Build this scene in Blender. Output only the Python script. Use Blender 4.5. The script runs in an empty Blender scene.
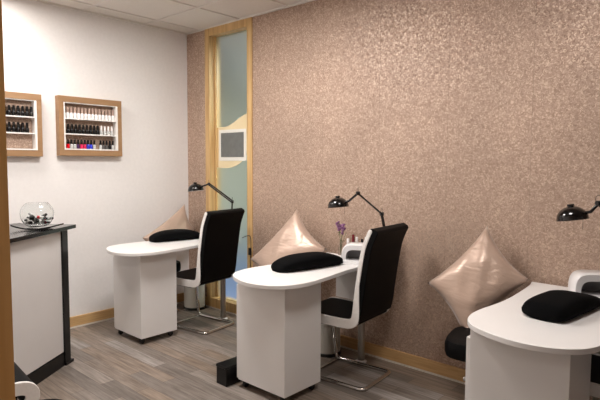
import bpy, bmesh, math, random
from mathutils import Vector, Matrix
random.seed(7)
PI = math.pi
scene = bpy.context.scene
col = scene.collection

# ------------------------------------------------------------------ camera
cd = bpy.data.cameras.new('camera'); cam = bpy.data.objects.new('camera', cd); col.objects.link(cam)
cd.sensor_width = 36; cd.lens = 36*521.9/600; cd.clip_start = 0.02
cam.location = (0, 0, 1.43)
cam.rotation_euler = (Matrix.Rotation(math.radians(42.143), 3, 'Z') @ Matrix.Rotation(PI/2 - math.radians(4.03), 3, 'X') @ Matrix.Rotation(math.radians(0.284), 3, 'Z')).to_euler()
scene.camera = cam

# ------------------------------------------------------------------ world, exposure
w = bpy.data.worlds.new('world'); scene.world = w; w.use_nodes = True
w.node_tree.nodes['Background'].inputs[0].default_value = (1.0, 0.96, 0.93, 1)
w.node_tree.nodes['Background'].inputs[1].default_value = 0.07
scene.view_settings.view_transform = 'Standard'; scene.view_settings.look = 'None'
scene.view_settings.gamma = 1.0; scene.view_settings.use_curve_mapping = False
scene.view_settings.exposure = -0.05

def area(name, loc, size, power, color=(1, 0.965, 0.94), rot=(0, 0, 0), spread=180):
    l = bpy.data.lights.new(name, 'AREA'); l.shape = 'SQUARE'; l.size = size
    l.energy = power; l.color = color; l.spread = math.radians(spread)
    o = bpy.data.objects.new(name, l); col.objects.link(o); o.location = loc; o.rotation_euler = rot
    return o
CEIL = 2.713
PANELS = [(-3.925, 1.22, 17), (-2.725, 1.82, 48), (-0.925, 1.82, 23)]
for (x, y, p) in PANELS:
    area('ceiling_lamp_light', (x, y, CEIL-0.03), 0.54, p)
area('corridor_fill_light', (-0.6, -0.8, 2.6), 0.6, 12)  # added fill lamp, unseen, in the corridor behind the camera
area('hallway_fill_light', (-3.6, 4.3, 2.6), 0.6, 135, (1.0, 1.0, 0.96))  # unseen lamp added behind the frosted pane to brighten the glass

def at(x, y):
    return (0.98057*x+0.01188*y-0.02204, 0.02698*x+0.99272*y+0.02746)
# ------------------------------------------------------------------ materials
def lin(c):
    return tuple(((v/255)/12.92 if v/255 <= 0.04045 else ((v/255+0.055)/1.055)**2.4) for v in c) + (1,)
def mat(name, rgb, rough=0.5, metal=0.0, **kw):
    m = bpy.data.materials.new(name); m.use_nodes = True
    b = m.node_tree.nodes['Principled BSDF']
    b.inputs['Base Color'].default_value = lin(rgb)
    b.inputs['Roughness'].default_value = rough; b.inputs['Metallic'].default_value = metal
    for k, v in kw.items():
        b.inputs[k.replace('_', ' ')].default_value = v
    return m
def nt(m): return m.node_tree.nodes, m.node_tree.links, m.node_tree.nodes['Principled BSDF']
def coords(m, scale=(1, 1, 1)):
    n, l, b = nt(m); t = n.new('ShaderNodeTexCoord'); mp = n.new('ShaderNodeMapping')
    mp.inputs['Scale'].default_value = scale; l.new(t.outputs['Object'], mp.inputs['Vector']); return mp
def ramp(m, src, stops):
    n, l, b = nt(m); r = n.new('ShaderNodeValToRGB'); e = r.color_ramp.elements
    while len(e) < len(stops): e.new(0.5)
    for i, (p, c) in enumerate(stops): e[i].position = p; e[i].color = lin(c)
    l.new(src, r.inputs[0]); return r
def noise_mat(name, a, bcol, scale=8, rough=0.6, bump=0.0, vscale=(1, 1, 1), detail=4, metal=0.0, **kw):
    m = mat(name, a, rough, metal, **kw); n, l, b = nt(m); mp = coords(m, vscale)
    x = n.new('ShaderNodeTexNoise'); x.inputs['Scale'].default_value = scale; x.inputs['Detail'].default_value = detail
    l.new(mp.outputs[0], x.inputs['Vector'])
    r = ramp(m, x.outputs['Fac'], [(0.35, a), (0.65, bcol)]); l.new(r.outputs[0], b.inputs['Base Color'])
    if bump:
        bp = n.new('ShaderNodeBump'); bp.inputs['Strength'].default_value = bump; bp.inputs['Distance'].default_value = 0.002
        l.new(x.outputs['Fac'], bp.inputs['Height']); l.new(bp.outputs[0], b.inputs['Normal'])
    return m

M = {}
M['wall'] = noise_mat('painted_wall', (234, 230, 228), (237, 233, 231), 40, 0.75, 0.05)
M['ceiling'] = noise_mat('ceiling_tile', (220, 214, 207), (226, 220, 213), 160, 0.9, 0.1)
M['grid'] = mat('ceiling_grid_metal', (222, 216, 210), 0.5)
M['oak'] = noise_mat('oak_trim', (192, 152, 102), (208, 170, 120), 5, 0.45, 0.1, (1, 1, 14))
M['oak_v'] = noise_mat('oak_upright', (188, 150, 98), (214, 178, 124), 3, 0.42, 0.1, (14, 14, 0.7))
M['oak_jamb'] = noise_mat('oak_jamb', (196, 146, 84), (212, 162, 100), 3, 0.42, 0.1, (14, 14, 0.7))
M['oak_frame'] = noise_mat('oak_display_frame', (150, 114, 78), (160, 124, 88), 3, 0.5, 0.05, (1, 1, 8))
M['caulk'] = mat('white_caulk', (222, 214, 202), 0.5)
M['white'] = noise_mat('white_laminate', (226, 223, 221), (229, 226, 224), 3, 0.34)
M['white_shelf'] = mat('white_shelf_lacquer', (238, 234, 230), 0.4)
M['grey_panel'] = noise_mat('pale_counter_panel', (206, 202, 200), (210, 206, 204), 3, 0.4)
M['black_lam'] = noise_mat('black_laminate', (8, 8, 9), (12, 11, 12), 12, 0.33, Specular_IOR_Level=0.35)
M['black_top'] = noise_mat('black_polished_top', (12, 12, 13), (15, 15, 16), 12, 0.16)
M['black_fabric'] = noise_mat('black_terry', (3, 3, 4), (8, 8, 9), 260, 0.95, 0.6, Specular_IOR_Level=0.1)
M['black_leather'] = noise_mat('black_leatherette', (3, 3, 4), (6, 6, 7), 90, 0.55, 0.15, Specular_IOR_Level=0.12)
M['white_leather'] = noise_mat('white_leatherette', (226, 222, 218), (232, 228, 224), 80, 0.45, 0.1)
M['chrome'] = mat('chrome', (205, 202, 198), 0.12, 1.0)
M['steel'] = mat('brushed_steel', (168, 164, 158), 0.30, 1.0)
M['gloss_black'] = mat('gloss_black_enamel', (5, 5, 6), 0.12, 0.0, Coat_Weight=0.15)
M['black_plastic'] = mat('black_plastic', (14, 14, 15), 0.45)
M['white_plastic'] = mat('white_plastic', (232, 230, 230), 0.25)
M['grey_plastic'] = mat('grey_plastic', (120, 118, 120), 0.35)
M['bin'] = mat('cream_enamel', (205, 200, 190), 0.3)
M['cream_board'] = noise_mat('cream_board', (226, 208, 168), (232, 216, 178), 4, 0.6)
M['white_card'] = mat('white_card', (230, 228, 220), 0.6)
M['slate'] = noise_mat('slate_card', (104, 106, 104), (112, 114, 112), 20, 0.6)
M['purple'] = mat('purple_petal', (138, 92, 132), 0.7)
M['green'] = mat('green_stem', (92, 104, 64), 0.7)
M['blue_floor'] = noise_mat('blue_carpet', (92, 112, 156), (98, 118, 162), 60, 0.9)
M['hall_wall'] = noise_mat('hall_paint', (200, 202, 186), (204, 206, 190), 10, 0.8)
for nm, c, rg in [('polish_black', (12, 11, 13), .15), ('polish_red', (205, 14, 30), .15), ('polish_pink', (214, 40, 92), .15),
                  ('polish_blue', (52, 60, 190), .15), ('polish_purple', (70, 40, 84), .15), ('polish_clear', (196, 196, 194), .1),
                  ('polish_milky', (240, 236, 234), .2), ('polish_grey', (96, 94, 92), .15), ('cap_tan', (176, 150, 136), .35), ('polish_dark_red', (110, 24, 36), .15)]:
    M[nm] = mat(nm, c, rg)

# wallpaper: rose gold paper with small metallic mosaic chips
def wallpaper():
    m = mat('rose_gold_wallpaper', (170, 138, 118), 0.5); n, l, b = nt(m); mp = coords(m)
    v = n.new('ShaderNodeTexVoronoi'); v.distance = 'CHEBYCHEV'; v.inputs['Scale'].default_value = 135; v.inputs['Randomness'].default_value = 0.9
    d = n.new('ShaderNodeTexNoise'); d.inputs['Scale'].default_value = 55; d.inputs['Detail'].default_value = 3
    mx = n.new('ShaderNodeMixRGB'); mx.blend_type = 'ADD'; mx.inputs[0].default_value = 0.035
    l.new(mp.outputs[0], mx.inputs[1]); l.new(mp.outputs[0], d.inputs['Vector']); l.new(d.outputs['Color'], mx.inputs[2]); l.new(mx.outputs[0], v.inputs['Vector'])
    sep = n.new('ShaderNodeSeparateColor'); l.new(v.outputs['Color'], sep.inputs[0])
    r = ramp(m, sep.outputs[0], [(0.0, (158, 131, 114)), (0.4, (179, 152, 134)), (0.70, (187, 160, 142)), (0.94, (212, 188, 168))])
    big = n.new('ShaderNodeTexNoise'); big.inputs['Scale'].default_value = 1.6; l.new(mp.outputs[0], big.inputs['Vector'])
    r2 = ramp(m, big.outputs['Fac'], [(0.3, (236, 236, 236)), (0.7, (255, 255, 255))])
    mu = n.new('ShaderNodeMixRGB'); mu.blend_type = 'MULTIPLY'; mu.inputs[0].default_value = 1.0
    l.new(r.outputs[0], mu.inputs[1]); l.new(r2.outputs[0], mu.inputs[2])
    # drop seams every 0.53 m
    sx = n.new('ShaderNodeSeparateXYZ'); l.new(mp.outputs[0], sx.inputs[0])
    md = n.new('ShaderNodeMath'); md.operation = 'PINGPONG'; md.inputs[1].default_value = 0.265; l.new(sx.outputs[0], md.inputs[0])
    lt = n.new('ShaderNodeMath'); lt.operation = 'LESS_THAN'; lt.inputs[1].default_value = 0.0016; l.new(md.outputs[0], lt.inputs[0])
    m3 = n.new('ShaderNodeMixRGB'); m3.inputs[2].default_value = lin((120, 98, 84)); mm = n.new('ShaderNodeMath'); mm.operation = 'MULTIPLY'; mm.inputs[1].default_value = 0.45
    l.new(lt.outputs[0], mm.inputs[0]); l.new(mm.outputs[0], m3.inputs[0]); l.new(mu.outputs[0], m3.inputs[1]); l.new(m3.outputs[0], b.inputs['Base Color'])
    mr = n.new('ShaderNodeMapRange'); mr.inputs['To Min'].default_value = 0.72; mr.inputs['To Max'].default_value = 0.46; l.new(sep.outputs[0], mr.inputs[0]); l.new(mr.outputs[0], b.inputs['Roughness'])
    mt = n.new('ShaderNodeMapRange'); mt.inputs['To Min'].default_value = 0.05; mt.inputs['To Max'].default_value = 0.2; l.new(sep.outputs[0], mt.inputs[0]); 
    gl = n.new('ShaderNodeMath'); gl.operation = 'GREATER_THAN'; gl.inputs[1].default_value = 0.80; l.new(sep.outputs[0], gl.inputs[0])
    ma = n.new('ShaderNodeMath'); ma.operation = 'MULTIPLY_ADD'; ma.inputs[1].default_value = 0.22; l.new(gl.outputs[0], ma.inputs[0]); l.new(mt.outputs[0], ma.inputs[2]); l.new(ma.outputs[0], b.inputs['Metallic'])
    rs = n.new('ShaderNodeMath'); rs.operation = 'MULTIPLY_ADD'; rs.inputs[1].default_value = -0.05; l.new(gl.outputs[0], rs.inputs[0]); l.new(mr.outputs[0], rs.inputs[2]); l.new(rs.outputs[0], b.inputs['Roughness'])
    bp = n.new('ShaderNodeBump'); bp.inputs['Strength'].default_value = 0.5; bp.inputs['Distance'].default_value = 0.0015
    l.new(sep.outputs[1], bp.inputs['Height']); l.new(bp.outputs[0], b.inputs['Normal'])
    return m
M['wallpaper'] = wallpaper()

def floor_mat():
    m = mat('vinyl_planks', (120, 108, 98), 0.42); n, l, b = nt(m); mp = coords(m)
    br = n.new('ShaderNodeTexBrick'); br.offset = 0.37; br.inputs['Scale'].default_value = 1.0
    br.inputs['Brick Width'].default_value = 0.72; br.inputs['Row Height'].default_value = 0.098
    br.inputs['Mortar Size'].default_value = 0.0012; br.inputs['Mortar Smooth'].default_value = 0.2; br.inputs['Bias'].default_value = 0.0
    br.inputs['Color1'].default_value = (0, 0, 0, 1); br.inputs['Color2'].default_value = (1, 1, 1, 1); br.inputs['Mortar'].default_value = (0.2, 0.2, 0.2, 1)
    l.new(mp.outputs[0], br.inputs['Vector'])
    r = ramp(m, br.outputs['Color'], [(0.0, (126, 118, 112)), (0.35, (142, 134, 128)), (0.65, (156, 141, 128)), (1.0, (168, 163, 160))])
    mp2 = coords(m, (1.6, 22, 1)); g = n.new('ShaderNodeTexNoise'); g.inputs['Scale'].default_value = 2.2; g.inputs['Detail'].default_value = 8; g.inputs['Roughness'].default_value = 0.65
    l.new(mp2.outputs[0], g.inputs['Vector'])
    r2 = ramp(m, g.outputs['Fac'], [(0.3, (168, 160, 152)), (0.7, (255, 253, 250))])
    mu = n.new('ShaderNodeMixRGB'); mu.blend_type = 'MULTIPLY'; mu.inputs[0].default_value = 1.0
    l.new(r.outputs[0], mu.inputs[1]); l.new(r2.outputs[0], mu.inputs[2])
    m3 = n.new('ShaderNodeMixRGB'); m3.inputs[2].default_value = lin((70, 62, 56)); l.new(br.outputs['Fac'], m3.inputs[0]); l.new(mu.outputs[0], m3.inputs[1])
    l.new(m3.outputs[0], b.inputs['Base Color'])
    bp = n.new('ShaderNodeBump'); bp.inputs['Strength'].default_value = 0.2; bp.inputs['Distance'].default_value = 0.001
    l.new(g.outputs['Fac'], bp.inputs['Height']); l.new(bp.outputs[0], b.inputs['Normal'])
    return m
M['floor'] = floor_mat()

def satin():
    m = mat('champagne_satin', (186, 160, 143), 0.34, 0.2, Sheen_Weight=0.3); n, l, b = nt(m)
    mp = coords(m, (2.5, 9, 9)); g = n.new('ShaderNodeTexNoise'); g.inputs['Scale'].default_value = 2.0; g.inputs['Detail'].default_value = 3; g.inputs['Distortion'].default_value = 0.6
    l.new(mp.outputs[0], g.inputs['Vector'])
    mp2 = coords(m); f = n.new('ShaderNodeTexNoise'); f.inputs['Scale'].default_value = 240; l.new(mp2.outputs[0], f.inputs['Vector'])
    ad = n.new('ShaderNodeMath'); ad.operation = 'MULTIPLY_ADD'; ad.inputs[1].default_value = 0.05; l.new(f.outputs['Fac'], ad.inputs[0]); l.new(g.outputs['Fac'], ad.inputs[2])
    bp = n.new('ShaderNodeBump'); bp.inputs['Strength'].default_value = 0.5; bp.inputs['Distance'].default_value = 0.012
    l.new(ad.outputs[0], bp.inputs['Height']); l.new(bp.outputs[0], b.inputs['Normal'])
    return m
M['satin'] = satin()

def glass(name, rgb, rough, ior=1.45):
    m = mat(name, rgb, rough); b = nt(m)[2]
    b.inputs['Transmission Weight'].default_value = 1.0; b.inputs['IOR'].default_value = ior; return m
M['frosted'] = glass('frosted_glass', (226, 236, 232), 0.32)
M['clear_glass'] = glass('clear_glass', (250, 252, 252), 0.0, 1.3)
def emis(name, rgb, s):
    m = mat(name, rgb, 0.6); b = nt(m)[2]; b.inputs['Emission Color'].default_value = lin(rgb); b.inputs['Emission Strength'].default_value = s; return m
M['diffuser'] = emis('lamp_diffuser', (255, 244, 228), 4.0)

# ------------------------------------------------------------------ mesh helpers
class MB:
    def __init__(s): s.bm = bmesh.new()
    def box(s, x0, x1, y0, y1, z0, z1, mtx=None):
        vs = [s.bm.verts.new(p) for p in [(x0, y0, z0), (x1, y0, z0), (x1, y1, z0), (x0, y1, z0), (x0, y0, z1), (x1, y0, z1), (x1, y1, z1), (x0, y1, z1)]]
        if mtx:
            for v in vs: v.co = mtx @ v.co
        for f in [(0, 3, 2, 1), (4, 5, 6, 7), (0, 1, 5, 4), (1, 2, 6, 5), (2, 3, 7, 6), (3, 0, 4, 7)]: s.bm.faces.new([vs[i] for i in f])
        return s
    def tube(s, pts, r, n=12, closed=False, caps=True):
        pts = [Vector(p) for p in pts]; rings = []; N = len(pts); up = None
        for i, p in enumerate(pts):
            a = pts[(i-1) % N] if (closed or i > 0) else p; b = pts[(i+1) % N] if (closed or i < N-1) else p
            t = (b-a).normalized()
            if up is None: up = t.orthogonal().normalized()
            up = (up - t*up.dot(t)).normalized(); sd = t.cross(up)
            rr = r[i] if isinstance(r, (list, tuple)) else r
            rings.append([s.bm.verts.new(p + rr*(math.cos(2*PI*k/n)*up + math.sin(2*PI*k/n)*sd)) for k in range(n)])
        for i in range(N if closed else N-1):
            A, B = rings[i], rings[(i+1) % N]
            for k in range(n): s.bm.faces.new([A[k], A[(k+1) % n], B[(k+1) % n], B[k]])
        if caps and not closed: s.bm.faces.new(rings[0][::-1]); s.bm.faces.new(rings[-1])
        return s
    def lathe(s, prof, n=32, c=(0, 0, 0), mtx=None, cap0=False, cap1=False):
        rings = []
        for (r, z) in prof:
            if r < 1e-6: rings.append([s.bm.verts.new((c[0], c[1], c[2]+z))])
            else: rings.append([s.bm.verts.new((c[0]+r*math.cos(2*PI*k/n), c[1]+r*math.sin(2*PI*k/n), c[2]+z)) for k in range(n)])
        for A, B in zip(rings, rings[1:]):
            for k in range(n):
                if len(A) == 1 and len(B) == 1: break
                if len(A) == 1: s.bm.faces.new([A[0], B[(k+1) % n], B[k]])
                elif len(B) == 1: s.bm.faces.new([A[k], A[(k+1) % n], B[0]])
                else: s.bm.faces.new([A[k], A[(k+1) % n], B[(k+1) % n], B[k]])
        if cap0 and len(rings[0]) > 1: s.bm.faces.new(rings[0][::-1])
        if cap1 and len(rings[-1]) > 1: s.bm.faces.new(rings[-1])
        if mtx:
            for R in rings:
                for v in R: v.co = mtx @ v.co
        return s
    def prism(s, out, z0, z1, mtx=None):
        a = [s.bm.verts.new((x, y, z0)) for x, y in out]; b = [s.bm.verts.new((x, y, z1)) for x, y in out]; N = len(out)
        if mtx:
            for v in a+b: v.co = mtx @ v.co
        s.bm.faces.new(a[::-1]); s.bm.faces.new(b)
        for i in range(N): s.bm.faces.new([a[i], a[(i+1) % N], b[(i+1) % N], b[i]])
        return s
    def build(s, name, m, parent=None, smooth=False, bevel=0.0, seg=2, subsurf=0, loc=None):
        bmesh.ops.recalc_face_normals(s.bm, faces=s.bm.faces[:])
        me = bpy.data.meshes.new(name); s.bm.to_mesh(me); s.bm.free()
        if smooth:
            for p in me.polygons: p.use_smooth = True
            if smooth == 'auto': me.set_sharp_from_angle(angle=math.radians(38))
        me.materials.append(m if not isinstance(m, str) else M[m])
        o = bpy.data.objects.new(name, me); col.objects.link(o)
        if parent: o.parent = parent
        if loc: o.location = loc
        if bevel:
            b = o.modifiers.new('bevel', 'BEVEL'); b.width = bevel; b.segments = seg; b.limit_method = 'ANGLE'; b.angle_limit = math.radians(40)
            for p in me.polygons: p.use_smooth = True
            me.set_sharp_from_angle(angle=math.radians(38))
            b.harden_normals = True
        if subsurf:
            b = o.modifiers.new('subsurf', 'SUBSURF'); b.levels = subsurf; b.render_levels = subsurf
        return o
def spline(P, k=8, closed=False):
    P = [Vector(p) for p in P]; out = []; N = len(P)
    for i in range(N if closed else N-1):
        g = (lambda j: P[j % N]) if closed else (lambda j: P[max(0, min(N-1, j))])
        a, b, c, d = g(i-1), g(i), g(i+1), g(i+2)
        for j in range(k):
            t = j/k
            out.append(0.5*((2*b) + (c-a)*t + (2*a-5*b+4*c-d)*t*t + (3*b-a-3*c+d)*t**3))
    if not closed: out.append(P[-1])
    return out
def fillet(pts, r, n=6):
    pts = [Vector(p) for p in pts]; out = [pts[0]]
    for a, b, c in zip(pts, pts[1:], pts[2:]):
        u = (a-b).normalized(); v = (c-b).normalized(); q = min(r, (a-b).length*.49, (c-b).length*.49)
        p0, p1 = b+u*q, b+v*q
        for i in range(n+1):
            t = i/n; out.append((1-t)**2*p0 + 2*t*(1-t)*b + t*t*p1)
    out.append(pts[-1]); return out
def thing(name, label, cat, loc=(0, 0, 0), rz=0, group=None):
    o = bpy.data.objects.new(name, None); col.objects.link(o); o.empty_display_size = 0.05
    o.location = loc; o.rotation_euler = (0, 0, rz); return tag(o, label, cat, group)
def tag(o, label, cat, group=None):
    o['label'] = label; o['category'] = cat
    if group: o['group'] = group
    return o
def struct(o): o['kind'] = 'structure'; return o
def dup(root, loc=None, rz=None, label=None, group=None):
    r = root.copy(); col.objects.link(r)
    if loc is not None: r.location = loc
    if rz is not None: r.rotation_euler = (0, 0, rz)
    if label: r['label'] = label
    if group: r['group'] = group
    for ch in list(root.children):
        c = ch.copy(); col.objects.link(c); c.parent = r
        for g in list(ch.children):
            d = g.copy(); col.objects.link(d); d.parent = c
    return r

# ------------------------------------------------------------------ room shell
WX, WY = -4.43, 3.19          # white wall plane, papered wall plane
RX, FY = 2.60, 0.10           # right wall, doorway wall (inner faces)
struct(MB().box(WX-0.12, RX+0.12, -1.9, WY+0.14, -0.1, 0).build('floor', 'floor'))
struct(MB().box(WX-0.12, RX+0.12, -1.9, WY+0.14, CEIL+0.008, CEIL+0.1).build('ceiling', 'ceiling'))
g = MB()
x = -4.225
while x < RX: g.box(x-0.012, x+0.012, FY, WY, CEIL, CEIL+0.010); x += 0.6
y = 2.72
while y > FY: g.box(WX, RX, y-0.012, y+0.012, CEIL+0.0005, CEIL+0.010); y -= 0.6
struct(g.build('trim_1', 'grid'))
g = MB()
g.box(WX, WX+0.018, FY, WY, CEIL-0.006, CEIL+0.01); g.box(WX, RX, WY-0.018, WY, CEIL-0.006, CEIL+0.01)
struct(g.build('trim_2', 'grid'))
struct(MB().box(WX-0.12, WX, FY-0.1, WY+0.12, 0, CEIL+0.01).build('wall_left', 'wall'))
FX0, FX1 = -4.127, -3.46      # window frame span in the papered wall
g = MB(); g.box(WX, FX0, WY, WY+0.12, 0, CEIL+0.01); g.box(FX1, RX, WY, WY+0.12, 0, CEIL+0.01)
struct(g.build('wall_back', 'wallpaper'))
struct(MB().box(RX, RX+0.12, FY-0.1, WY+0.12, 0, CEIL+0.01).build('wall_right', 'wall'))
g = MB(); g.box(WX, -1.20, FY-0.1, FY, 0, CEIL+0.01); g.box(0.30, RX, FY-0.1, FY, 0, CEIL+0.01); g.box(-1.20, 0.30, FY-0.1, FY, 2.2, CEIL+0.01)
struct(g.build('wall_front', 'wall'))
g = MB(); g.box(-1.20, -1.105, FY-0.115, .372, 0, 2.2); g.box(0.20, 0.30, FY-0.115, .372, 0, 2.2); g.box(-1.105, 0.20, FY-0.115, .372, 2.12, 2.2)
struct(g.build('door_1', 'oak_jamb'))
# corridor behind the camera
g = MB(); g.box(WX-0.12, RX+0.12, -2.0, -1.9, 0, CEIL); g.box(WX-0.12, WX, -1.9, FY-0.1, 0, CEIL); g.box(RX, RX+0.12, -1.9, FY-0.1, 0, CEIL)
struct(g.build('wall_corridor', 'wall'))
# skirting
struct(MB().box(WX, WX+0.016, FY, WY, 0.012, 0.098).build('baseboard_left', 'oak', bevel=0.003))
struct(MB().box(WX, WX+0.020, FY, WY, 0, 0.012).build('trim_3', 'caulk'))
struct(MB().box(FX1, RX, WY-0.016, WY, 0.012, 0.094).build('baseboard_back', 'oak', bevel=0.003))
struct(MB().box(WX+0.02, RX, WY-0.020, WY, 0, 0.012).build('trim_4', 'caulk'))
struct(MB().box(WX+0.016, FX0, WY-0.016, WY, 0.012, 0.094).build('baseboard_corner', 'oak', bevel=0.003))
# full-height frosted window
wf = MB()
wf.box(FX0, FX0+0.065, WY-0.012, WY+0.12, 0, CEIL); wf.box(FX1-0.065, FX1, WY-0.012, WY+0.12, 0, CEIL)
wf.box(FX0+0.065, FX1-0.065, WY-0.012, WY+0.12, CEIL-0.075, CEIL); wf.box(FX0+0.065, FX1-0.065, WY-0.012, WY+0.12, 0, 0.10)
wfo = struct(wf.build('window_1', 'oak_v', bevel=0.003))
g = MB(); g.box(FX0+0.065, FX0+0.08, WY+0.055, WY+0.095, 0.10, CEIL-0.075); g.box(FX1-0.08, FX1-0.065, WY+0.055, WY+0.095, 0.10, CEIL-0.075)
g.build('window_bead', 'oak_v', wfo)
MB().box(FX0+0.065, FX1-0.065, WY+0.070, WY+0.078, 0.10, CEIL-0.075).build('window_pane', 'frosted', wfo)
# hallway beyond the pane
struct(MB().box(-6.5, -2.2, WY+0.14, 6.2, -0.1, 0).build('floor_hallway', 'blue_floor'))
struct(MB().box(-6.5, -2.2, WY+0.14, 6.2, CEIL+0.01, CEIL+0.1).build('ceiling_hallway', 'ceiling'))
g = MB(); g.box(-6.5, -2.2, 6.2, 6.3, 0, CEIL); g.box(-6.6, -6.5, WY+0.14, 6.2, 0, CEIL); g.box(-2.2, -2.1, WY+0.14, 6.2, 0, CEIL)
struct(g.build('wall_hallway', 'hall_wall'))

# ceiling lamps
lights = ['nearest the white wall', 'in the middle of the ceiling', 'nearest the right-hand wall']
for (x, y, p), s in zip(PANELS, lights):
    t = thing('ceiling_light', 'square white ceiling light panel '+s, 'ceiling light', (x, y, CEIL-0.02), 0, 'ceiling light panels')
    q = MB(); q.box(-.30, .30, -.30, -.27, 0, .02); q.box(-.30, .30, .27, .30, 0, .02); q.box(-.30, -.27, -.27, .27, 0, .02); q.box(.27, .30, -.27, .27, 0, .02)
    q.build('light_frame', 'white_plastic', t); MB().box(-.27, .27, -.27, .27, .006, .018).build('diffuser', 'diffuser', t)

# ------------------------------------------------------------------ sign on the window
sg = thing('notice_board', 'cream wavy board with a dark grey panel fixed on the frosted window', 'sign', (0, WY+0.062, 0))
toV = Matrix(((1, 0, 0, 0), (0, 0, 1, 0), (0, 1, 0, 0), (0, 0, 0, 1)))    # (x, z, depth) -> world
bx0, bx1 = -4.030, -3.595
top = [(bx0, 1.77), (-3.900, 1.775), (-3.810, 1.80), (-3.720, 1.84), (-3.660, 1.865), (bx1, 1.885)]
bot = [(bx1, 1.52), (-3.680, 1.44), (-3.770, 1.40), (-3.880, 1.38), (bx0, 1.385)]
o2 = [(v.x, v.y) for v in spline([(a, b, 0) for a, b in top], 5)] + [(v.x, v.y) for v in spline([(a, b, 0) for a, b in bot], 5)]
MB().prism(o2, -0.004, 0.002, toV).build('board', 'cream_board', sg)
MB().box(bx0+0.035, bx1-0.012, -0.008, -0.0045, 1.45, 1.745).build('border', 'white_card', sg)
MB().box(bx0+0.065, bx1-0.045, -0.012, -0.0085, 1.485, 1.715).build('panel', 'slate', sg)
MB().box(bx0, bx0+0.014, -0.010, -0.0045, 1.385, 1.77).build('edge_strip', 'oak_v', sg)

# ------------------------------------------------------------------ wall displays of nail polish
def polish(bodym, capm, h=0.076, label='', group='', r=0.0125, caph=0.5):
    t = thing('nail_polish_bottle', label, 'nail polish', (0, 0, 0), 0, group)
    hb = h*(1-caph)
    MB().lathe([(0, 0), (r*.9, 0), (r, 0.002), (r, hb*0.8), (r*.85, hb*.93), (r*.6, hb), (0, hb)], 14).build('bottle', bodym, t, smooth='auto')
    MB().lathe([(0, hb), (r*.74, hb), (r*.66, h-0.002), (r*.45, h), (0, h)], 12).build('cap', capm, t, smooth='auto')
    return t
PX = WX+.036
ordn = ['first', 'second', 'third', 'fourth', 'fifth', 'sixth', 'seventh', 'eighth', 'ninth', 'tenth', 'eleventh', 'twelfth', 'thirteenth', 'fourteenth', 'fifteenth', 'sixteenth']
protos = {}
def put_polish(key, loc, label, group, h, caph=0.5, r=0.0125):
    k = (key, h)
    if k in protos: return dup(protos[k], loc, 0, label, group)
    t = polish(key[0], key[1], h, label, group, caph=caph, r=r); t.location = loc; protos[k] = t; return t
def display(y0, y1, z0, z1, label, shelves):
    t = thing('wall_display', label, 'wall display', (WX, (y0+y1)/2, z0), 0, 'oak framed wall displays')
    w_ = (y1-y0)/2; h = z1-z0; fw = 0.050; D = 0.065
    f = MB(); f.box(0, D, -w_, w_, 0, fw); f.box(0, D, -w_, w_, h-fw, h); fv = .040; f.box(0, D, -w_, -w_+fv, fw, h-fw); f.box(0, D, w_-fv, w_, fw, h-fw)
    f.build('outer_frame', 'oak_frame', t, bevel=0.002)
    k = 0.010; a = w_-fv; ln = MB()
    ln.box(0.003, D+0.002, -a, a, fw, fw+k); ln.box(0.003, D-0.004, -a, a, h-fw-k*.6, h-fw); ln.box(0.003, D+0.002, -a, -a+k, fw+k, h-fw-k*.6); ln.box(0.003, D+0.002, a-k*1.6, a, fw+k, h-fw-k*.6)
    ln.build('inner_liner', 'white_shelf', t)
    MB().box(0.001, 0.003, -a, a, fw, h-fw).build('back_panel', 'wallpaper', t)
    for s in shelves: MB().box(0.003, D+0.001, -a+k, a-k*1.6, s-0.009, s).build('shelf', 'white_shelf', t)
    return t
Z0 = 1.483
SH = [0.062, 0.186, 0.314]
display(1.872, 2.430, Z0, 1.977, 'oak framed wall display with three rows of coloured nail polish, nearer the window', SH[1:])
display(1.163, 1.738, Z0-0.01, 1.967, 'oak framed wall display of black bottles with empty bottom shelf, by the door post', SH[1:])
ya, yb = 1.926, 2.360
for i in range(15):
    put_polish(('polish_milky', 'cap_tan'), (PX, ya+i*(yb-ya)/14, Z0+SH[2]), 'white bottle with tan cap, %s from left on the top shelf of the right display' % ordn[i], 'white bottles on the top shelf', 0.096, r=0.0145)
for i in range(14):
    yy = ya+i*(yb-ya)/13.4
    if i < 10: put_polish(('polish_black', 'polish_black'), (PX, yy, Z0+SH[1]), 'black nail polish bottle, %s from left on the middle shelf of the right display' % ordn[i], 'bottles on the middle shelf', 0.080, r=0.0145)
    else: put_polish(('polish_clear', 'polish_milky'), (PX, yy, Z0+SH[1]), 'clear bottle with white cap, %s from left on the middle shelf of the right display' % ordn[i], 'bottles on the middle shelf', 0.080)
row3 = [('red', 'polish_red'), ('red', 'polish_red'), ('clear', 'polish_clear'), ('clear', 'polish_clear'), ('purple', 'polish_purple'), ('pink', 'polish_pink'), ('pink', 'polish_pink'), ('blue', 'polish_blue'),
        ('blue', 'polish_blue'), ('clear', 'polish_clear'), None, ('clear', 'polish_clear'), ('grey', 'polish_grey'), ('grey', 'polish_grey'), ('black', 'polish_black'), ('clear', 'polish_clear')]
for i, c in enumerate(row3):
    if not c: continue
    put_polish((c[1], 'polish_black'), (PX, ya+i*(yb-ya)/15.2, Z0+SH[0]), '%s nail polish with black cap, %s from left on bottom shelf of right display' % (c[0], ordn[i]), 'bottles on the bottom shelf', 0.076)
ya, yb = 1.240, 1.668
for i in range(14):
    put_polish(('polish_black', 'polish_black'), (PX, yb-i*0.0325, Z0-0.01+SH[2]), 'black bottle, %s from right on top shelf of display by the door post' % ordn[i], 'black bottles in the left display', 0.080)
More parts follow.
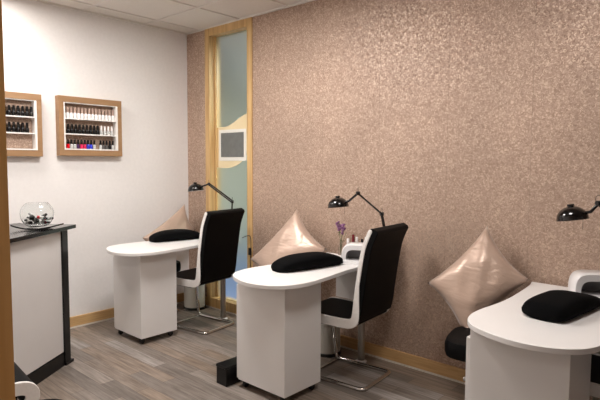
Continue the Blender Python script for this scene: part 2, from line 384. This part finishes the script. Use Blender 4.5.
for i in range(13):
    put_polish(('polish_black', 'polish_black'), (PX, yb-0.035-i*0.0325, Z0-0.01+SH[1]), 'black bottle, %s from right on middle shelf of display by the door post' % ordn[i], 'black bottles in the left display', 0.080)

# ------------------------------------------------------------------ manicure tables
OUT = [(-.262, 3.16), (-.240, 3.05), (-.225, 2.85), (-.218, 2.64), (-.230, 2.49), (-.242, 2.37), (-.236, 2.26), (-.200, 2.165), (-.12, 2.095), (.02, 2.045), (.14, 2.05),
       (.235, 2.10), (.295, 2.19), (.31, 2.32), (.293, 2.50), (.262, 2.72), (.254, 2.95), (.254, 3.06), (.268, 3.16)]
T0 = 2.25      # table origin y
TOPZ = 0.745
def make_table(label):
    t = thing('manicure_table', label, 'table', (0, T0, 0), 0, 'manicure tables')
    pts = spline([(a, b-T0, 0) for a, b in OUT], 6)
    MB().prism([(p.x, p.y) for p in pts], TOPZ-0.024, TOPZ).build('tabletop', 'white', t, bevel=0.003)
    MB().box(-.205, .205, -.05, .28, .05, TOPZ-0.0245).build('cabinet', 'white', t, bevel=0.002)
    d = MB().box(-.224, -.2065, -.045, .275, .055, TOPZ-0.085).build('cabinet_door', 'white', t, bevel=0.002)
    k = MB(); k.lathe([(0, 0), (.006, 0), (.006, .012), (.010, .016), (.010, .022), (0, .024)], 14, mtx=Matrix.Translation((-.224, -.01, .45)) @ Matrix.Rotation(-PI/2, 4, 'Y')); k.build('knob', 'steel', d, smooth='auto')
    for sx in (-.165, .165):
        for sy in (-.02, .24):
            c = thing_part('castor', t, (sx, sy, 0))
            m = MB(); m.lathe([(0, -.011), (.018, -.011), (.021, -.008), (.021, .008), (.018, .011), (0, .011)], 18, mtx=Matrix.Translation((0, 0, .0212)) @ Matrix.Rotation(PI/2, 4, 'Y')); m.box(-.016, -.013, -.012, .012, .02, .046); m.box(.013, .016, -.012, .012, .02, .046); m.box(-.02, .02, -.02, .02, .044, .05)
            m.build('castor', 'black_plastic', t, smooth='auto', loc=(sx, sy, 0))
    for sx in (.12,):
        MB().tube([(sx, .84, .012), (sx, .84, TOPZ-0.025)], .025, 20).build('leg', 'steel', t, smooth='auto')
        MB().lathe([(0, 0), (.042, 0), (.042, .006), (.028, .014), (0, .014)], 24, c=(sx, .84, 0)).build('foot', 'white_plastic', t, smooth='auto')
    MB().box(-.16, .20, .895, .910, .42, TOPZ-0.025).build('modesty_panel', 'white', t)
    return t
def thing_part(*a): return None
TX = [-3.87, -2.315, -0.775]
tb = make_table('white manicure table nearest the white wall, beside the frosted window')
tb.location = (*at(TX[0]-.008, T0+.025), 0)
dup(tb, (*at(TX[1], T0), 0), 0, 'white manicure table in the middle, with black box on the floor beside it')
dup(tb, (*at(TX[2], T0), 0), 0, 'white manicure table on the right, cut off by the edge of the photo')

# ------------------------------------------------------------------ cantilever chairs
PROF = [(.222, .335), (.238, .365), (.232, .400), (.195, .420), (.12, .422), (0, .420), (-.13, .420), (-.20, .426), (-.238, .450), (-.252, .50), (-.264, .60), (-.284, .74), (-.312, .90), (-.340, .98), (-.360, 1.022)]
def ribbon(mb, pts, th, y0, y1):
    pts = [Vector((a, b)) for a, b in pts]; N = len(pts); L = []; R = []
    for i, p in enumerate(pts):
        t = (pts[min(N-1, i+1)] - pts[max(0, i-1)]).normalized(); nrm = Vector((-t.y, t.x)); e = (th[i] if isinstance(th, list) else th)/2
        if i in (0, N-1): e *= 0.55
        L.append(p+nrm*e); R.append(p-nrm*e)
    def row(y): return [mb.bm.verts.new((p.x, y, p.y)) for p in L], [mb.bm.verts.new((p.x, y, p.y)) for p in R]
    a, b = row(y0); c, d = row(y1)
    for i in range(N-1):
        for q in ([a[i], a[i+1], b[i+1], b[i]], [c[i], d[i], d[i+1], c[i+1]], [a[i], c[i], c[i+1], a[i+1]], [b[i], b[i+1], d[i+1], d[i]]): mb.bm.faces.new(q)
    mb.bm.faces.new([a[0], b[0], d[0], c[0]]); mb.bm.faces.new([a[-1], c[-1], d[-1], b[-1]])
def make_chair(label):
    t = thing('cantilever_chair', label, 'chair', (0, 0, 0), 0, 'black and white cantilever chairs')
    S = [(p.x, p.y) for p in spline([(a, b, 0) for a, b in PROF], 5)]; cut = 8*5
    def caps(q):   # rounded ends
        a, b = Vector(q[0]), Vector(q[1]); u = (a-b).normalized()*.012
        c, d = Vector(q[-1]), Vector(q[-2]); v = (c-d).normalized()*.012
        return [tuple(a+u)] + q + [tuple(c+v)]
    W = .212
    m = MB(); ribbon(m, caps(S[:cut+1])[:-1], .054, -W+.015, W-.015); m.build('seat', 'black_leather', t, bevel=.006)
    bk = [(a-.006*min(1, max(0, (b-.45)/.1)), b) for a, b in S[cut:]]
    m = MB(); ribbon(m, caps(bk)[1:], .060, -W, W); m.build('backrest', 'black_leather', t, bevel=.008)
    for s in (-1, 1):
        m = MB(); y0, y1 = sorted((s*(W-.014), s*(W+.004)))
        C_ = caps(S); f = [min(1, max(0, (b-.43)/.25)) for a, b in C_]
        ribbon(m, [(a+.018*k, b-.002*k) for (a, b), k in zip(C_, f)], [.060-.032*k for k in f], y0, y1); m.build('side_trim', 'white_leather', t, bevel=.004)
    left = [(.09, .165, .386), (.175, .165, .386), (.150, .185, .0125), (-.295, .185, .0125)]
    pts = left + [(x, -y, z) for x, y, z in reversed(left)]
    MB().tube(fillet(pts, .045, 6), .0135, 12).build('base_frame', 'chrome', t, smooth='auto')
    MB().box(.125, .150, -.175, .175, .005, .012).build('floor_bar', 'chrome', t, bevel=.002)
    MB().box(-.12, .13, -.175, .175, .374, .391).build('mounting_plate', 'black_plastic', t)
    return t
ch = make_chair('black chair with white side trim tucked at the table nearest the white wall')
ch.location = (-3.745, 2.765, 0); ch.rotation_euler = (0, 0, PI+math.radians(8))
dup(ch, (*at(-2.195, 2.835), 0), PI+math.radians(5), 'black chair with white side trim tucked at the middle manicure table')
dup(ch, (*at(-.60, 2.80), 0), PI, 'black and white chair mostly hidden behind the right-hand manicure table')
dup(ch, (-2.666, 0.677, 0), math.radians(84), 'black and white chair in the bottom left corner beside the door post')

# ------------------------------------------------------------------ client stools
def make_stool(label, z=.49, w_=.19):
    t = thing('padded_stool', label, 'stool', (0, 0, 0), 0, 'black padded stools')
    m = MB(); N = 40; prof = [(.86, z-.10), (.97, z-.092), (1.0, z-.07), (1.0, z-.03), (.96, z-.008), (.86, z)]
    rings = []
    for (k, zz) in prof:
        rings.append([m.bm.verts.new((w_*k*math.copysign(abs(math.cos(a))**.55, math.cos(a)), w_*k*math.copysign(abs(math.sin(a))**.55, math.sin(a)), zz)) for a in [2*PI*i/N for i in range(N)]])
    for A, B in zip(rings, rings[1:]):
        for i in range(N): m.bm.faces.new([A[i], A[(i+1) % N], B[(i+1) % N], B[i]])
    m.bm.faces.new(rings[0][::-1]); m.bm.faces.new(rings[-1]); m.build('seat', 'black_leather', t, smooth='auto')
    MB().lathe([(0, z-.13), (.06, z-.13), (.06, z-.10), (0, z-.10)], 20).build('seat_plate', 'black_plastic', t, smooth='auto')
    MB().tube([(0, 0, .02), (0, 0, z-.12)], .022, 18).build('gas_column', 'chrome', t, smooth='auto')
    MB().lathe([(0, 0), (w_*.96, 0), (w_, .006), (w_*.9, .014), (.05, .03), (.03, .05), (0, .05)], 40).build('base', 'chrome', t, smooth='auto')
    return t
s3 = make_stool('black padded stool holding the satin cushion beside the right-hand table'); s3.location = (*at(-1.16, 2.77), 0); s3.rotation_euler = (0, 0, math.radians(12))
dup(s3, (*at(-2.82, 2.80), 0), .1, 'black padded stool hidden under the cushion beside the middle table')
s1 = make_stool('black padded stool between the white wall and the furthest manicure table', .49, .13); s1.location = (-4.265, 2.79, 0)

# low round black stool in the bottom left corner
t = thing('round_stool', 'black round stool at the very bottom left, in front of the black and white chair', 'stool', (-1.793, 0.681, 0))
MB().lathe([(0, .52), (.08, .52), (.100, .53), (.108, .55), (.104, .575), (.09, .592), (.05, .602), (0, .604)], 36).build('seat', 'black_fabric', t, smooth=True)
MB().tube([(0, 0, .03), (0, 0, .52)], .02, 16).build('gas_column', 'chrome', t, smooth='auto')
MB().lathe([(0, 0), (.15, 0), (.155, .006), (.13, .02), (.03, .04), (0, .04)], 32).build('base', 'black_plastic', t, smooth='auto')

# ------------------------------------------------------------------ cushions
def lift(p, z):
    p.z = max(p.z, z); return p
def cushion(label, Lc, Rc, Tc, T=.085):
    """a square cushion standing on one corner: left, right and top corner points"""
    Lc, Rc, Tc = Vector(Lc), Vector(Rc), Vector(Tc); c = (Lc+Rc)/2; Hh = (Rc-Lc)/2; V = Tc-c
    u, v = (Hh+V)/2, (V-Hh)/2; nn = u.cross(v).normalized()
    m = MB(); N = 28; F = []; B = []
    rnd = random.Random(len(label)); ph = [rnd.uniform(0, 6) for _ in range(6)]
    for i in range(N+1):
        a = -1+2*i/N; r1 = []; r2 = []
        for j in range(N+1):
            b = -1+2*j/N
            x = a*(1-.13*(1-b*b)); y = b*(1-.13*(1-a*a))
            e = max(0, (1-a*a)*(1-b*b))**.46
            wr = .004*math.sin(3*a+5*b+ph[0])*e + .003*math.sin(7*(a-b)+ph[1])*e
            f = u*x+v*y+nn*(T*e+wr)
            f.z = max(f.z, .4925-c.z); r1.append(m.bm.verts.new(f)); edge = i in (0, N) or j in (0, N)
            r2.append(r1[-1] if edge else m.bm.verts.new(lift(u*x+v*y-nn*(T*e), .492-c.z)))
        F.append(r1); B.append(r2)
    for i in range(N):
        for j in range(N):
            m.bm.faces.new([F[i][j], F[i+1][j], F[i+1][j+1], F[i][j+1]])
            m.bm.faces.new([B[i][j], B[i][j+1], B[i+1][j+1], B[i+1][j]])
    o = m.build('satin_cushion', 'satin', None, smooth=True); o.location = c
    return tag(o, label, 'cushion', 'satin cushions')
cushion('champagne satin cushion on its corner between the middle and right-hand tables', (-1.536, 2.860, 0.703), (-0.994, 3.050, 0.774), (-1.268, 3.090, 1.057))
cushion('champagne satin cushion on its corner behind the middle table', (-3.137, 2.860, 0.647), (-2.473, 3.040, 0.784), (-2.819, 3.080, 1.063))
cushion('champagne satin cushion leaning in the corner by the white wall', (-4.220, 2.527, 0.746), (-4.250, 3.140, 0.770), (-4.290, 3.048, 1.023), .065)

# ------------------------------------------------------------------ armrest pads
def pad(label, x, y, rz, L=.28, W=.105, H=.088, sag=0.0, tip=.50, blunt=False):
    m = MB(); NU, NV = 30, 20; rows = []
    for i in range(NU+1):
        a = -1+2*i/NU; k = 16 if (blunt and a < 0) else 8; e = max(0, 1-abs(a)**k)**.5
        tp = .80 if (blunt and a < 0) else tip
        w2 = W*(1-(.04 if (blunt and a < 0) else .22)*abs(a)**3)*(.45+.55*e**.6); h = H*(tp+(1-tp)*(1-abs(a)**2.6)) * (.40+.60*e**.5)
        if sag: h *= 1 - sag*max(0, a)
        row = []
        for j in range(NV):
            p = 2*PI*j/NV; cx, sz = math.cos(p), math.sin(p)
            yy = w2*math.copysign(abs(cx)**.5, cx); zz = h/2 + h/2*math.copysign(abs(sz)**.6, sz)
            if zz > h/2: yy *= .93
            row.append(m.bm.verts.new((a*L, yy, zz + .0015)))
        rows.append(row)
    for A, B in zip(rows, rows[1:]):
        for j in range(NV): m.bm.faces.new([A[j], A[(j+1) % NV], B[(j+1) % NV], B[j]])
    m.bm.faces.new(rows[0][::-1]); m.bm.faces.new(rows[-1])
    o = m.build('armrest_pad', 'black_fabric', None, smooth=True); o.location = (*at(x, y), TOPZ); o.rotation_euler = (0, 0, rz)
    return tag(o, label, 'armrest', 'black armrest pads')
pad('black padded armrest on the table nearest the white wall', -4.00, 2.78, math.radians(80), .235)
pad('black padded armrest across the middle table', -2.305, 2.625, math.radians(80), .265)
pad('black padded armrest sagging over the right-hand table', -.715, 2.64, math.radians(82), .25, .105, .085, .30, .5, True)

# ------------------------------------------------------------------ desk lamps
def lamp(label, base, j, e, s, tilt=(0, 0)):
    base = at(*base); j, e, s = [(*at(p[0], p[1]), p[2]*1.004) for p in (j, e, s)]
    t = thing('desk_lamp', label, 'lamp', (base[0], base[1], TOPZ), 0, 'black swing-arm desk lamps')
    B = Vector((base[0], base[1], TOPZ)); J, E, S = Vector(j)-B, Vector(e)-B, Vector(s)-B
    MB().lathe([(0, 0), (.043, 0), (.045, .006), (.04, .014), (.016, .022), (.012, .06), (0, .06)], 28).build('base', 'gloss_black', t, smooth='auto')
    def arm(nm, a, b):
        d = (b-a).normalized(); sd = d.cross(Vector((0.6, 0.75, 0.0))).normalized()*.013
        m = MB(); m.tube([a+sd, b+sd], .0065, 8); m.tube([a-sd, b-sd], .0065, 8); o = m.build(nm, 'gloss_black', t, smooth='auto')
        pts = []; n = 14
        up = d.orthogonal().normalized(); rt = d.cross(up)
        a2, b2 = a.lerp(b, .10), a.lerp(b, .42)
        for i in range(n*8+1):
            f = i/(n*8); an = f*n*2*PI; pts.append(a2.lerp(b2, f)+.0045*(math.cos(an)*up+math.sin(an)*rt))
        MB().tube(pts, .0010, 5).build('spring', 'steel', o, smooth='auto')
    P0 = Vector((0, 0, .05))
    arm('lower_arm', P0, J); arm('upper_arm', J, E)
    for p in (J, E, P0):
        m = MB(); ax = Vector((.6, .75, 0)).normalized()
        m.tube([p-ax*.012, p+ax*.012], .013, 16); m.build('joint', 'black_plastic', t, smooth='auto')
    for p in (J, E):
        d = Vector((1, -.8, 0)).normalized()
        MB().tube([p+Vector((0, 0, .018))+.022*(math.cos(a)*d+math.sin(a)*Vector((0, 0, 1))) for a in [2*PI*i/20 for i in range(20)]], .0014, 6, closed=True).build('cable_loop', 'black_plastic', t, smooth='auto')
    # shade
    dn = (E-S); dn.z = 0; dn.normalize()
    ax = Vector((dn.x*tilt[0]+tilt[1]*-dn.y, dn.y*tilt[0]+tilt[1]*dn.x, 1)).normalized()
    q = Vector((0, 0, 1)).rotation_difference(ax).to_matrix().to_4x4(); mt = Matrix.Translation(S) @ q
    r = .073; outer = [(r*math.cos(a), r*.86*math.sin(a)-.028) for a in [PI/2*i/12 for i in range(12)]]
    prof = [(r*1.03, -.034), (r*1.03, -.030)] + outer + [(.018, r*.86-.028), (.016, r*.86-.018), (0, r*.86-.018)]
    MB().lathe(prof, 36, mtx=mt).build('lamp_shade', 'gloss_black', t, smooth='auto')
    MB().lathe([(r*1.02, -.0335)] + [(a*.96, b*.95-.001) for a, b in outer] + [(0, r*.80-.028)], 36, mtx=mt).build('shade_lining', 'white_plastic', t, smooth=True)
    MB().lathe([(0, -.028), (.016, -.024), (.024, -.008), (.02, .01), (.012, .025), (0, .03)], 20, mtx=mt).build('bulb', 'white_plastic', t, smooth=True)
    m = MB(); m.tube([S+dn*.060+Vector((0, 0, .005)), S+dn*.085+Vector((0, 0, .012)), E], .008, 10); m.build('neck', 'gloss_black', t, smooth='auto')
    MB().tube([S+dn*.052-Vector((0, 0, .02)), S+dn*.053-Vector((0, 0, .078))], .0012, 5).build('pull_cord', 'black_plastic', t)
lamp('black swing-arm desk lamp in front of the frosted window', (-3.67, 3.13), (-3.625, 3.11, 1.083), (-3.875, 3.05, 1.233), (-4.03, 3.02, 1.200), (-.12, 0))
lamp('black swing-arm desk lamp on the middle table', (-2.015, 3.15), (-2.050, 3.10, 1.078), (-2.145, 2.95, 1.222), (-2.300, 2.93, 1.155), (-.10, 0))
lamp('black desk lamp at the right edge above the right-hand table', (-.46, 3.08), (-.515, 3.02, 1.09), (-.645, 2.86, 1.238), (-.765, 2.86, 1.183), (-.16, 0))

# ------------------------------------------------------------------ UV nail dryers
def uv(label, x, y, rz, group='white nail dryers'):
    t = thing('nail_dryer', label, 'nail dryer', (*at(x, y), TOPZ), rz, group)
    def arch(w0, h0, n=18, ex=.42):
        h0 *= 1.15
        return [(w0*math.copysign(abs(math.cos(a))**ex, math.cos(a)), h0*abs(math.sin(a))**.62) for a in [PI*i/n for i in range(n+1)]]
    m = MB(); base = [(.125*math.copysign(abs(math.cos(a))**.7, math.cos(a)), .095*math.copysign(abs(math.sin(a))**.7, math.sin(a))) for a in [2*PI*i/36 for i in range(36)]]
    m.prism(base, 0, .020); m.build('base', 'white_plastic', t, bevel=.004)
    m = MB(); o = arch(.120, .098); i_ = arch(.088, .064); D = [(-.062, .95), (-.05, 1.0), (.05, 1.0), (.062, .95)]
    R = [([m.bm.verts.new((a*k, y_, .018+b*k)) for a, b in o], [m.bm.verts.new((a, y_, .018+b)) for a, b in i_]) for y_, k in D]
    for (A, B), (C_, D_) in zip(R, R[1:]):
        for k in range(len(o)-1):
            m.bm.faces.new([A[k], A[k+1], C_[k+1], C_[k]]); m.bm.faces.new([B[k], D_[k], D_[k+1], B[k+1]])
        for k in (0, -1): m.bm.faces.new([A[k], C_[k], D_[k], B[k]])
    for A, B in (R[0], R[-1]):
        for k in range(len(o)-1): m.bm.faces.new([A[k], B[k], B[k+1], A[k+1]])
    m.build('hood', 'white_plastic', t, smooth='auto')
    m = MB(); m.prism([(a, b) for a, b in arch(.092, .068)], .035, .042, Matrix(((1, 0, 0, 0), (0, 0, 1, 0), (0, 1, 0, .018), (0, 0, 0, 1)))); m.build('rear_screen', 'grey_plastic', t)
    MB().box(-.07, .07, -.045, .045, .0205, .024).build('hand_plate', 'grey_plastic', t)
    return t
uvp = uv('white arched nail dryer on the middle table beside the chair back', -2.165, 3.005, math.radians(28))
dup(uvp, (*at(-.68, 3.03), TOPZ), math.radians(30), 'white arched nail dryer on the right-hand table')

# ------------------------------------------------------------------ bottles, vase and tubes at the back of the middle table
for i, (x, y, h, b, c, lb) in enumerate([(-2.375, 3.17, .100, 'polish_pink', 'polish_milky', 'pink bottle with white cap nearest the flower vase on the middle table'),
        (-2.335, 3.18, .125, 'polish_dark_red', 'polish_dark_red', 'tall dark red bottle standing behind the nail dryer'),
        (-2.295, 3.17, .115, 'polish_clear', 'polish_milky', 'clear bottle with white cap behind the arch of the nail dryer'),
        (-2.255, 3.18, .105, 'polish_grey', 'polish_black', 'small grey bottle with black cap behind the nail dryer'),
        (-2.215, 3.17, .120, 'polish_clear', 'polish_milky', 'tall clear bottle with white cap just left of the white tubes')]):
    q = polish(b, c, h*1.3, lb, 'bottles at the back of the middle table', r=.015); q.location = (*at(x, y-.02), TOPZ)
def tube_thing(label, x, y, h):
    t = thing('cream_tube', label, 'tube', (*at(x, y-.02), TOPZ), 0, 'white tubes on the middle table')
    MB().lathe([(0, 0), (.013, 0), (.014, .03), (0, .03)], 16).build('cap', 'grey_plastic', t, smooth='auto')
    m = MB(); R = []
    for k, f in enumerate([0, .3, .6, .85, 1]):
        R.append([m.bm.verts.new(((.018+.004*f)*math.cos(a), (.018*(1-f)+.0015)*math.sin(a), .03+(h-.03)*f)) for a in [2*PI*i/18 for i in range(18)]])
    for A, B in zip(R, R[1:]):
        for i in range(18): m.bm.faces.new([A[i], A[(i+1) % 18], B[(i+1) % 18], B[i]])
    m.bm.faces.new(R[0][::-1]); m.bm.faces.new(R[-1]); m.build('tube_body', 'white_plastic', t, smooth='auto')
tube_thing('taller white tube standing beside the chair back on the middle table', -2.165, 3.17, .165)
tube_thing('shorter white tube beside the desk lamp base on the middle table', -2.095, 3.175, .150)

t = thing('flower_vase', 'slim clear vase with purple flowers at the back of the middle table', 'vase', (*at(-2.435, 3.14), TOPZ))
MB().lathe([(0, .001), (.018, .001), (.020, .006), (.018, .06), (.012, .085), (.013, .10), (.011, .10), (.010, .085), (.016, .06), (.018, .008), (0, .006)], 24).build('vase', 'clear_glass', t, smooth='auto')
rr = random.Random(3)
stems = [(-.035, .01, .245), (-.012, -.01, .225), (.022, 0, .20), (.050, .0, .175), (.012, .01, .235)]
m = MB()
for (dx, dy, h) in stems: m.tube(spline([(0, 0, .01), (dx*.2, dy*.2, h*.45), (dx*.6, dy*.6, h*.75), (dx, dy, h)], 5), .0018, 6)
for k in range(22):
    dx, dy, h = stems[k % 5]; f = rr.uniform(.5, .9); p = Vector((dx*f*f, dy*f, h*f)); a = rr.uniform(0, 6.3)
    d = Vector((math.cos(a), math.sin(a)*.6, .5)).normalized()*rr.uniform(.018, .032); sd = d.cross(Vector((0, 0, 1))).normalized()*.005
    vs = [m.bm.verts.new(p), m.bm.verts.new(p+d*.5+sd), m.bm.verts.new(p+d), m.bm.verts.new(p+d*.5-sd)]; m.bm.faces.new(vs)
m.build('stems', 'green', t)
for (dx, dy, h) in stems[:3]+stems[4:]:
    m = MB()
    for k in range(12):
        f = rr.uniform(.80, 1.03); p = Vector((dx*f+rr.uniform(-.012, .012), dy*f+rr.uniform(-.01, .01), h*f+rr.uniform(-.01, .006)))
        m.lathe([(0, -.008), (.007, -.004), (.009, .002), (.003, .009), (0, .009)], 7, c=tuple(p))
    m.build('flower_head', 'purple', t, smooth=True)

# ------------------------------------------------------------------ pedal bins
def bin_(label, x, y):
    t = thing('pedal_bin', label, 'bin', (*at(x, y), 0), 0, 'cream pedal bins')
    MB().lathe([(0, 0), (.108, 0), (.110, .004), (.110, .022), (.104, .024), (0, .024)], 40).build('base_ring', 'black_plastic', t, smooth='auto')
    MB().lathe([(0, .024), (.102, .024), (.102, .235), (0, .235)], 40).build('body', 'bin', t, smooth='auto')
    MB().lathe([(0, .236), (.105, .236), (.106, .246), (.098, .262), (.07, .280), (.035, .288), (0, .290)], 40).build('lid', 'bin', t, smooth='auto')
    MB().box(-.022, .022, -.135, -.105, .006, .013).build('pedal', 'chrome', t, bevel=.002)
    return t
b1 = bin_('cream pedal bin with black base under the middle table', -2.505, 3.07)
dup(b1, (-4.17, 3.065, 0), .2, 'cream pedal bin under the table nearest the white wall')

# black box on the floor
bb = thing('storage_box', 'low black box on the floor against the middle table cabinet', 'box', (-2.568, 2.26, 0))
MB().box(-.050, .050, -.17, .17, 0, .112).build('box_body', 'black_lam', bb, bevel=.004)
MB().box(-.052, .052, -.173, .173, .1125, .130).build('box_lid', 'black_lam', bb, bevel=.004)

# ------------------------------------------------------------------ reception counter
ang = math.atan2(-.81, .58)
rc = thing('reception_counter', 'reception counter with pale panel and black edges beside the door post', 'counter', (*at(-3.70, 1.63), 0), ang)
# local x runs along the front from the far end towards the camera, local y is towards the front
L = .85
MB().box(.0, L, -.400, 0, .10, .955).build('panel', 'grey_panel', rc)
g = MB(); g.box(-.070, 0, -.42, .012, 0.0, .957); g.box(-.095, 0, -.42, .020, 0.0, .02)
g.build('end_panel', 'black_lam', rc, bevel=.002)
MB().box(.001, L, -.39, .004, 0.0, .092).build('plinth', 'black_lam', rc)
MB().box(L, L+.03, -.42, .012, 0, .957).build('end_panel', 'black_lam', rc)
topo = spline([(-.150, .030, 0), (.1, .036, 0), (.4, .040, 0), (.8, .036, 0), (L+.05, .03, 0)], 6)
MB().prism([(p.x, p.y) for p in topo] + [(L+.05, -.45), (-.150, -.45)], .958, .984).build('countertop', 'black_top', rc, bevel=.003)

# rocker tray and bowl on the counter
CZ = .984
tr = MB(); N = 16; A = []
for i in range(N+1):
    a = -1+2*i/N; x = a*.15; z = .002+.022*a*a; hw = .075*(1-.25*a*a)
    A.append([tr.bm.verts.new(p) for p in [(x, -hw, z+.006*0), (x, hw, z), (x, hw, z+.010), (x, -hw, z+.010)]])
for P_, Q in zip(A, A[1:]):
    for k in range(4): tr.bm.faces.new([P_[k], P_[(k+1) % 4], Q[(k+1) % 4], Q[k]])
tr.bm.faces.new(A[0][::-1]); tr.bm.faces.new(A[-1])
BWL = at(-3.69, 1.475)
trz = math.radians(42)
tro = tr.build('curved_tray', 'gloss_black', None, smooth='auto'); tro.location = (BWL[0], BWL[1], CZ); tro.rotation_euler = (0, 0, trz)
tag(tro, 'black upward-curving tray under the glass bowl on the counter', 'tray')
bw = thing('glass_bowl', 'round clear glass bowl of nail polish bottles on the reception counter', 'bowl', (BWL[0], BWL[1], CZ+.0175))
Rb = .103
outp = [(0, 0.0), (.040, 0.0), (.055, .002)]
for i in range(1, 15):
    a = -PI*.30 + (PI*.30+PI*.27)*i/14
    outp.append((Rb*math.cos(a), (.094+.112*math.sin(a))*.88))
inn = [(max(0, r-.0035), z+(.004 if k < 3 else 0)) for k, (r, z) in enumerate(outp)][::-1]
MB().lathe(outp + inn, 48).build('bowl', 'clear_glass', bw, smooth='auto')
rr = random.Random(11)
spots = []
for k in range(46):
    for _ in range(60):
        z = rr.uniform(.022, .062); rad = .066 if z < .04 else .078
        a = rr.uniform(0, 2*PI); q = rad*math.sqrt(rr.random()); p = Vector((q*math.cos(a), q*math.sin(a), z))
        if all((p-s).length > .030 for s in spots): spots.append(p); break
bowl_cols = ['polish_black', 'polish_black', 'polish_grey', 'polish_black', 'polish_clear', 'polish_black', 'polish_dark_red', 'polish_black', 'polish_milky', 'polish_black', 'polish_red']
names = {'polish_black': 'black', 'polish_grey': 'grey', 'polish_clear': 'clear', 'polish_dark_red': 'dark red', 'polish_milky': 'white', 'polish_red': 'red'}
for k, p in enumerate(spots[:22]):
    c = bowl_cols[k % len(bowl_cols)]
    t = polish(c, 'polish_black' if c != 'polish_black' else 'polish_grey', .046, 'small %s nail polish bottle lying among others in the glass bowl' % names[c], 'small %s bottles in the glass bowl' % names[c], r=.0105)
    t.location = (BWL[0]+p.x*.80, BWL[1]+p.y*.80, CZ+.0215+p.z); t.rotation_euler = (rr.uniform(.9, 2.0), rr.uniform(-.6, .6), rr.uniform(0, 6.3))

# ------------------------------------------------------------------ cable with switch at the end of the furthest table
t = thing('power_cable', 'black cable with inline switch hanging from the far end of the furthest table', 'cable', (.10, -.055, 0))
cp = spline([(-3.575, 3.13, .765), (-3.570, 3.215, .775), (-3.566, 3.225, .70), (-3.566, 3.222, .62), (-3.560, 3.215, .40), (-3.545, 3.205, .20), (-3.53, 3.18, .05), (-3.52, 3.12, .006)], 8)
MB().tube(cp, .003, 8).build('cord', 'black_plastic', t, smooth='auto')
MB().box(-3.580, -3.552, 3.205, 3.222, .60, .665).build('switch', 'black_plastic', t, bevel=.004)
